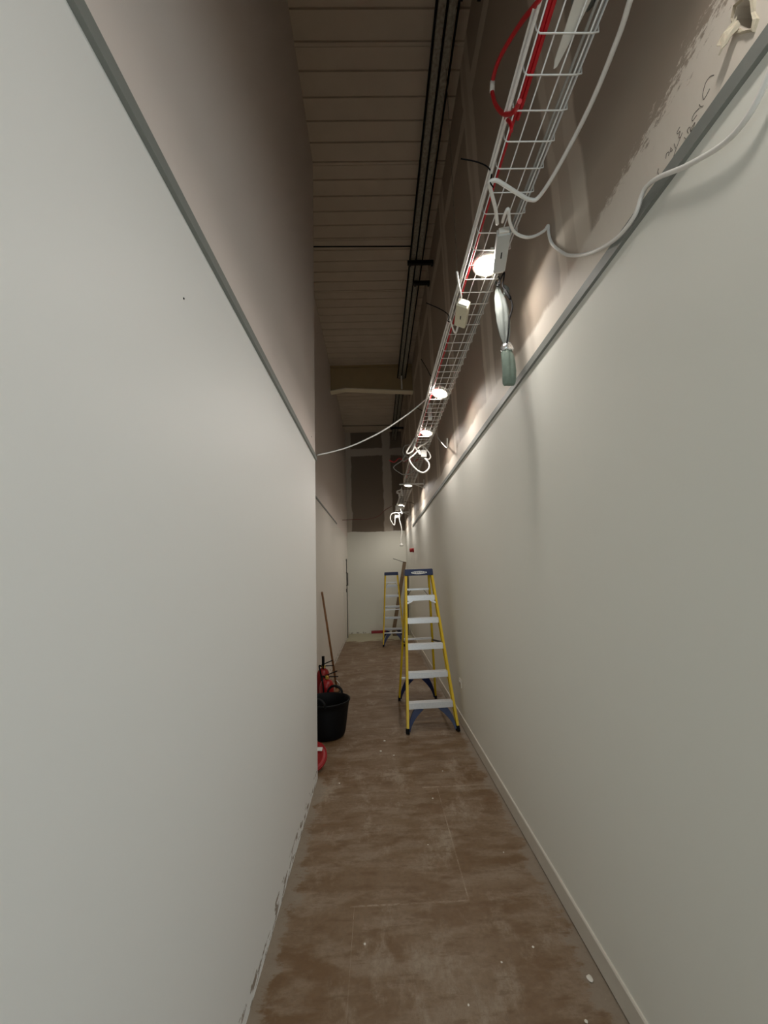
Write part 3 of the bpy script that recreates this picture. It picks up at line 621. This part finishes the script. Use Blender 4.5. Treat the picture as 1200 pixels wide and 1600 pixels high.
def extinguisher(label, loc, rz, h, r, lab):
    t = thing('fire_extinguisher', label, 'fire extinguisher', loc, rz, 'red fire extinguishers in the recess')
    bm = B(); lathe(bm, [(r*.9,0), (r,.006), (r,h*.80), (r*.95,h*.87), (r*.75,h*.94), (r*.4,h*.985), (.022,h)], 36); obj('cylinder', bm, M['red'], t)
    bm = B(); lathe(bm, [(.020,h-.005), (.020,h+.03), (.014,h+.04)], 20); obj('valve', bm, M['brass'], t)
    bm = B(); beam(bm, (-.02,0,h+.035), (.13,0,h+.085), .022, .010); obj('lever', bm, M['black'], t, .003)
    bm = B(); beam(bm, (-.02,0,h+.022), (.14,0,h+.020), .022, .010); obj('carry_handle', bm, M['black'], t, .003)
    bm = B(); lathe(bm, [(.020,0), (.020,.014), (.016,.018)], 20, Matrix.Translation((.012,-.022,h+.018)) @ Matrix.Rotation(math.pi/2, 4, 'X')); obj('gauge', bm, M['brass'], t)
    bm = B(); tube(bm, [(-.02,0,h+.02), (-.05,-.03,h+.03), (-.03,-r-.012,h*.85), (-.02,-r-.012,h*.55), (-.02,-r-.012,h*.30)], .010, 8, 6); obj('hose', bm, M['black'], t)
    if lab:
        bm = B(); n = 8; A = []
        for zz in (h*.45, h*.62):
            A.append([bm.verts.new(((r+.001)*math.sin(-.2+.9*k/n), -(r+.001)*math.cos(-.2+.9*k/n), zz)) for k in range(n+1)])
        for k in range(n): bm.faces.new((A[0][k], A[0][k+1], A[1][k+1], A[1][k]))
        o = obj('label_sheet', bm, M['paper'], t)
    return t
extinguisher('red fire extinguisher directly behind the black tub, the lower of two', (-.650, 5.02, 0), math.radians(0), .44, .086, True)
e2 = extinguisher('red fire extinguisher farther back with a tall black horn handle', (-.752, 5.45, 0), math.radians(10), .475, .082, False)
bm = B(); tube(bm, [(.0,-.05,.47), (.0,-.06,.50), (.0,-.06,.525), (.0,-.06,.63)], [.008,.010,.018,.019], 12); obj('horn', bm, M['black'], e2)
t = thing('broom', 'broom with a long wooden pole leaning on the recess wall behind tub', 'broom', (0,0,0))
bm = B(); tube(bm, [(-.838, 6.04, 1.435), (-.836, 6.04, 1.42), (-.622, 5.93, .05)], [.010,.0155,.0155], 12); obj('pole', bm, M['wood'], t)
bm = B(); box(bm, (-.655, 5.78, .045), (-.595, 6.08, .085)); obj('head', bm, M['wood'], t, .006)
bm = B()
for i in range(24): beam(bm, (-.625, 5.79+i*.0122, .05), (-.625+.01*math.sin(i), 5.79+i*.0124, .002), .045, .010, (0,1,0))
obj('bristles', bm, M['black'], t)
bm = B(); tube(bm, [(-.64, 5.935, .20), (-.585, 5.92, .15), (-.605, 5.92, .08)], .006, 8); tube(bm, [(-.645, 5.935, .20), (-.625, 5.93, .07)], .006, 8); obj('stay', bm, M['alu'], t)
t = thing('round_lid', 'round red lid with white sticker propped on the floor by wall corner', 'lid', (-.640, 3.672, .010)); t.rotation_euler = (math.radians(-53), 0, math.radians(-6))
R_ = Matrix.Translation((0,0,.135)) @ Matrix.Rotation(math.pi/2, 4, 'X')
bm = B(); lathe(bm, [(.06,.0), (.088,.004), (.094,.012), (.112,.012), (.118,.004), (.128,.004), (.135,.012), (.135,-.014), (.130,-.016), (.06,-.012)], 44, R_); obj('disc', bm, M['redlid'], t)
bm = B(); box(bm, (.01,-.016,.18), (.085,-.012,.212)); obj('sticker', bm, M['paper'], t)

# ------------------------------------------------------------------ things at the far end
bm = B(); beam(bm, (.395, 11.42, .002), (.805, 11.42, 2.0), .10, .045, (0,1,0)); tag(obj('timber_batten', bm, M['timber'], None, .003), 'brown timber batten leaning on right wall behind the farther ladder', 'timber')
bm = B(); beam(bm, (.800, 11.20, .002), (.866, 11.20, 1.76), .03, .11, (0,1,0)); tag(obj('dark_board', bm, M['darkboard'], None, .003), 'dark grey board standing almost upright against the right wall end', 'board')
bm = B(); tube(bm, [(.47,11.36,2.10), (.64,11.36,2.04), (.78,11.39,1.985), (.815,11.40,1.975)], .007, 8); tag(obj('metal_rod', bm, M['darksteel']), 'thin metal rod sticking out from the top of the timber batten', 'rod')
bm = B(); box(bm, (-.22,11.66,.0), (.24,11.72,.075)); tag(obj('red_bar', bm, M['red'], None, .006), 'red bar lying on the floor along the end wall', 'bar')
t = thing('wooden_crate', 'small open wooden crate on floor behind the farther ladder', 'crate', (.52, 11.18, 0))
for x in (-.14, .13):
    bm = B(); box(bm, (x, -.11, 0), (x+.014, .11, .20)); obj('end_panel', bm, M['timber'], t)
bm = B(); box(bm, (-.126,-.11,.0), (.13,.11,.014)); obj('bottom', bm, M['timber'], t)
for z in (.02, .14):
    for y in (-.124, .110):
        bm = B(); box(bm, (-.14, y, z), (.144, y+.014, z+.05)); obj('slat', bm, M['timber'], t)
spots = [(.815,1.87,.012),(.64,2.02,.005),(.48,1.96,.004),(-.11,2.08,.005),(.70,2.62,.004),(.36,3.22,.006),(.26,2.72,.004),(-.02,4.05,.010),(.02,4.28,.012),(.10,3.95,.008),(.50,3.62,.006),(-.36,3.5,.006),(.72,1.72,.006),(.30,1.80,.004)]
for i, (x, y, r) in enumerate(spots):
    bm = B(); bmesh.ops.create_icosphere(bm, subdivisions=2, radius=r)
    rg = random.Random(i)
    for v in bm.verts: v.co = Vector((v.co.x*(1+rg.uniform(-.25,.25)), v.co.y*(1.2+rg.uniform(-.25,.25)), v.co.z*.35))
    o = obj('plaster_crumb', bm, M['chip']); o.location = (x, y, r*.3)
    tag(o, 'white plaster crumb on floor near right wall, the largest and nearest' if i == 0 else 'small white plaster crumb lying on the brown corridor floor', 'crumb', 'white plaster crumbs on the floor')

# ------------------------------------------------------------------ daylight, camera, view
def daylight(name, loc, target, sx, sy, watts, col):
    l = bpy.data.lights.new(name, 'AREA'); l.shape = 'RECTANGLE'; l.size = sx; l.size_y = sy; l.energy = watts; l.color = col
    o = bpy.data.objects.new(name, l); COL.objects.link(o); o.location = loc
    o.rotation_euler = (Vector(target)-Vector(loc)).to_track_quat('-Z', 'Y').to_euler(); return o
daylight('daylight_window', ((XL+XE)/2, YR-.03, 1.6), ((XL+XE)/2, 0, 1.6), XE-XL-.1, 2.66, 235, (.76,.92,1))
w = bpy.data.worlds.new('World'); S.world = w; w.use_nodes = True
w.node_tree.nodes['Background'].inputs[0].default_value = (.75,.85,1,1); w.node_tree.nodes['Background'].inputs[1].default_value = .05

cam = bpy.data.cameras.new('Camera'); cam.sensor_fit = 'VERTICAL'; cam.sensor_height = 36; cam.lens = 614.2455/1600*36; cam.clip_start = .02
co = bpy.data.objects.new('Camera', cam); COL.objects.link(co); S.camera = co
yaw, pit, rol = .0227, .1574, -.0356
f = Vector((math.sin(yaw)*math.cos(pit), math.cos(yaw)*math.cos(pit), math.sin(pit))); r = Vector((math.cos(yaw), -math.sin(yaw), 0)); u = r.cross(f)
r2 = r*math.cos(rol)+u*math.sin(rol); u2 = u*math.cos(rol)-r*math.sin(rol)
m = Matrix.Identity(4)
for i in range(3): m[i][0] = r2[i]; m[i][1] = u2[i]; m[i][2] = -f[i]
m[0][3], m[1][3], m[2][3] = 0, 0, 1.66
co.matrix_world = m
vs = S.view_settings; vs.view_transform = 'Standard'; vs.look = 'None'; vs.gamma = 1; vs.use_curve_mapping = False; vs.exposure = -0.17
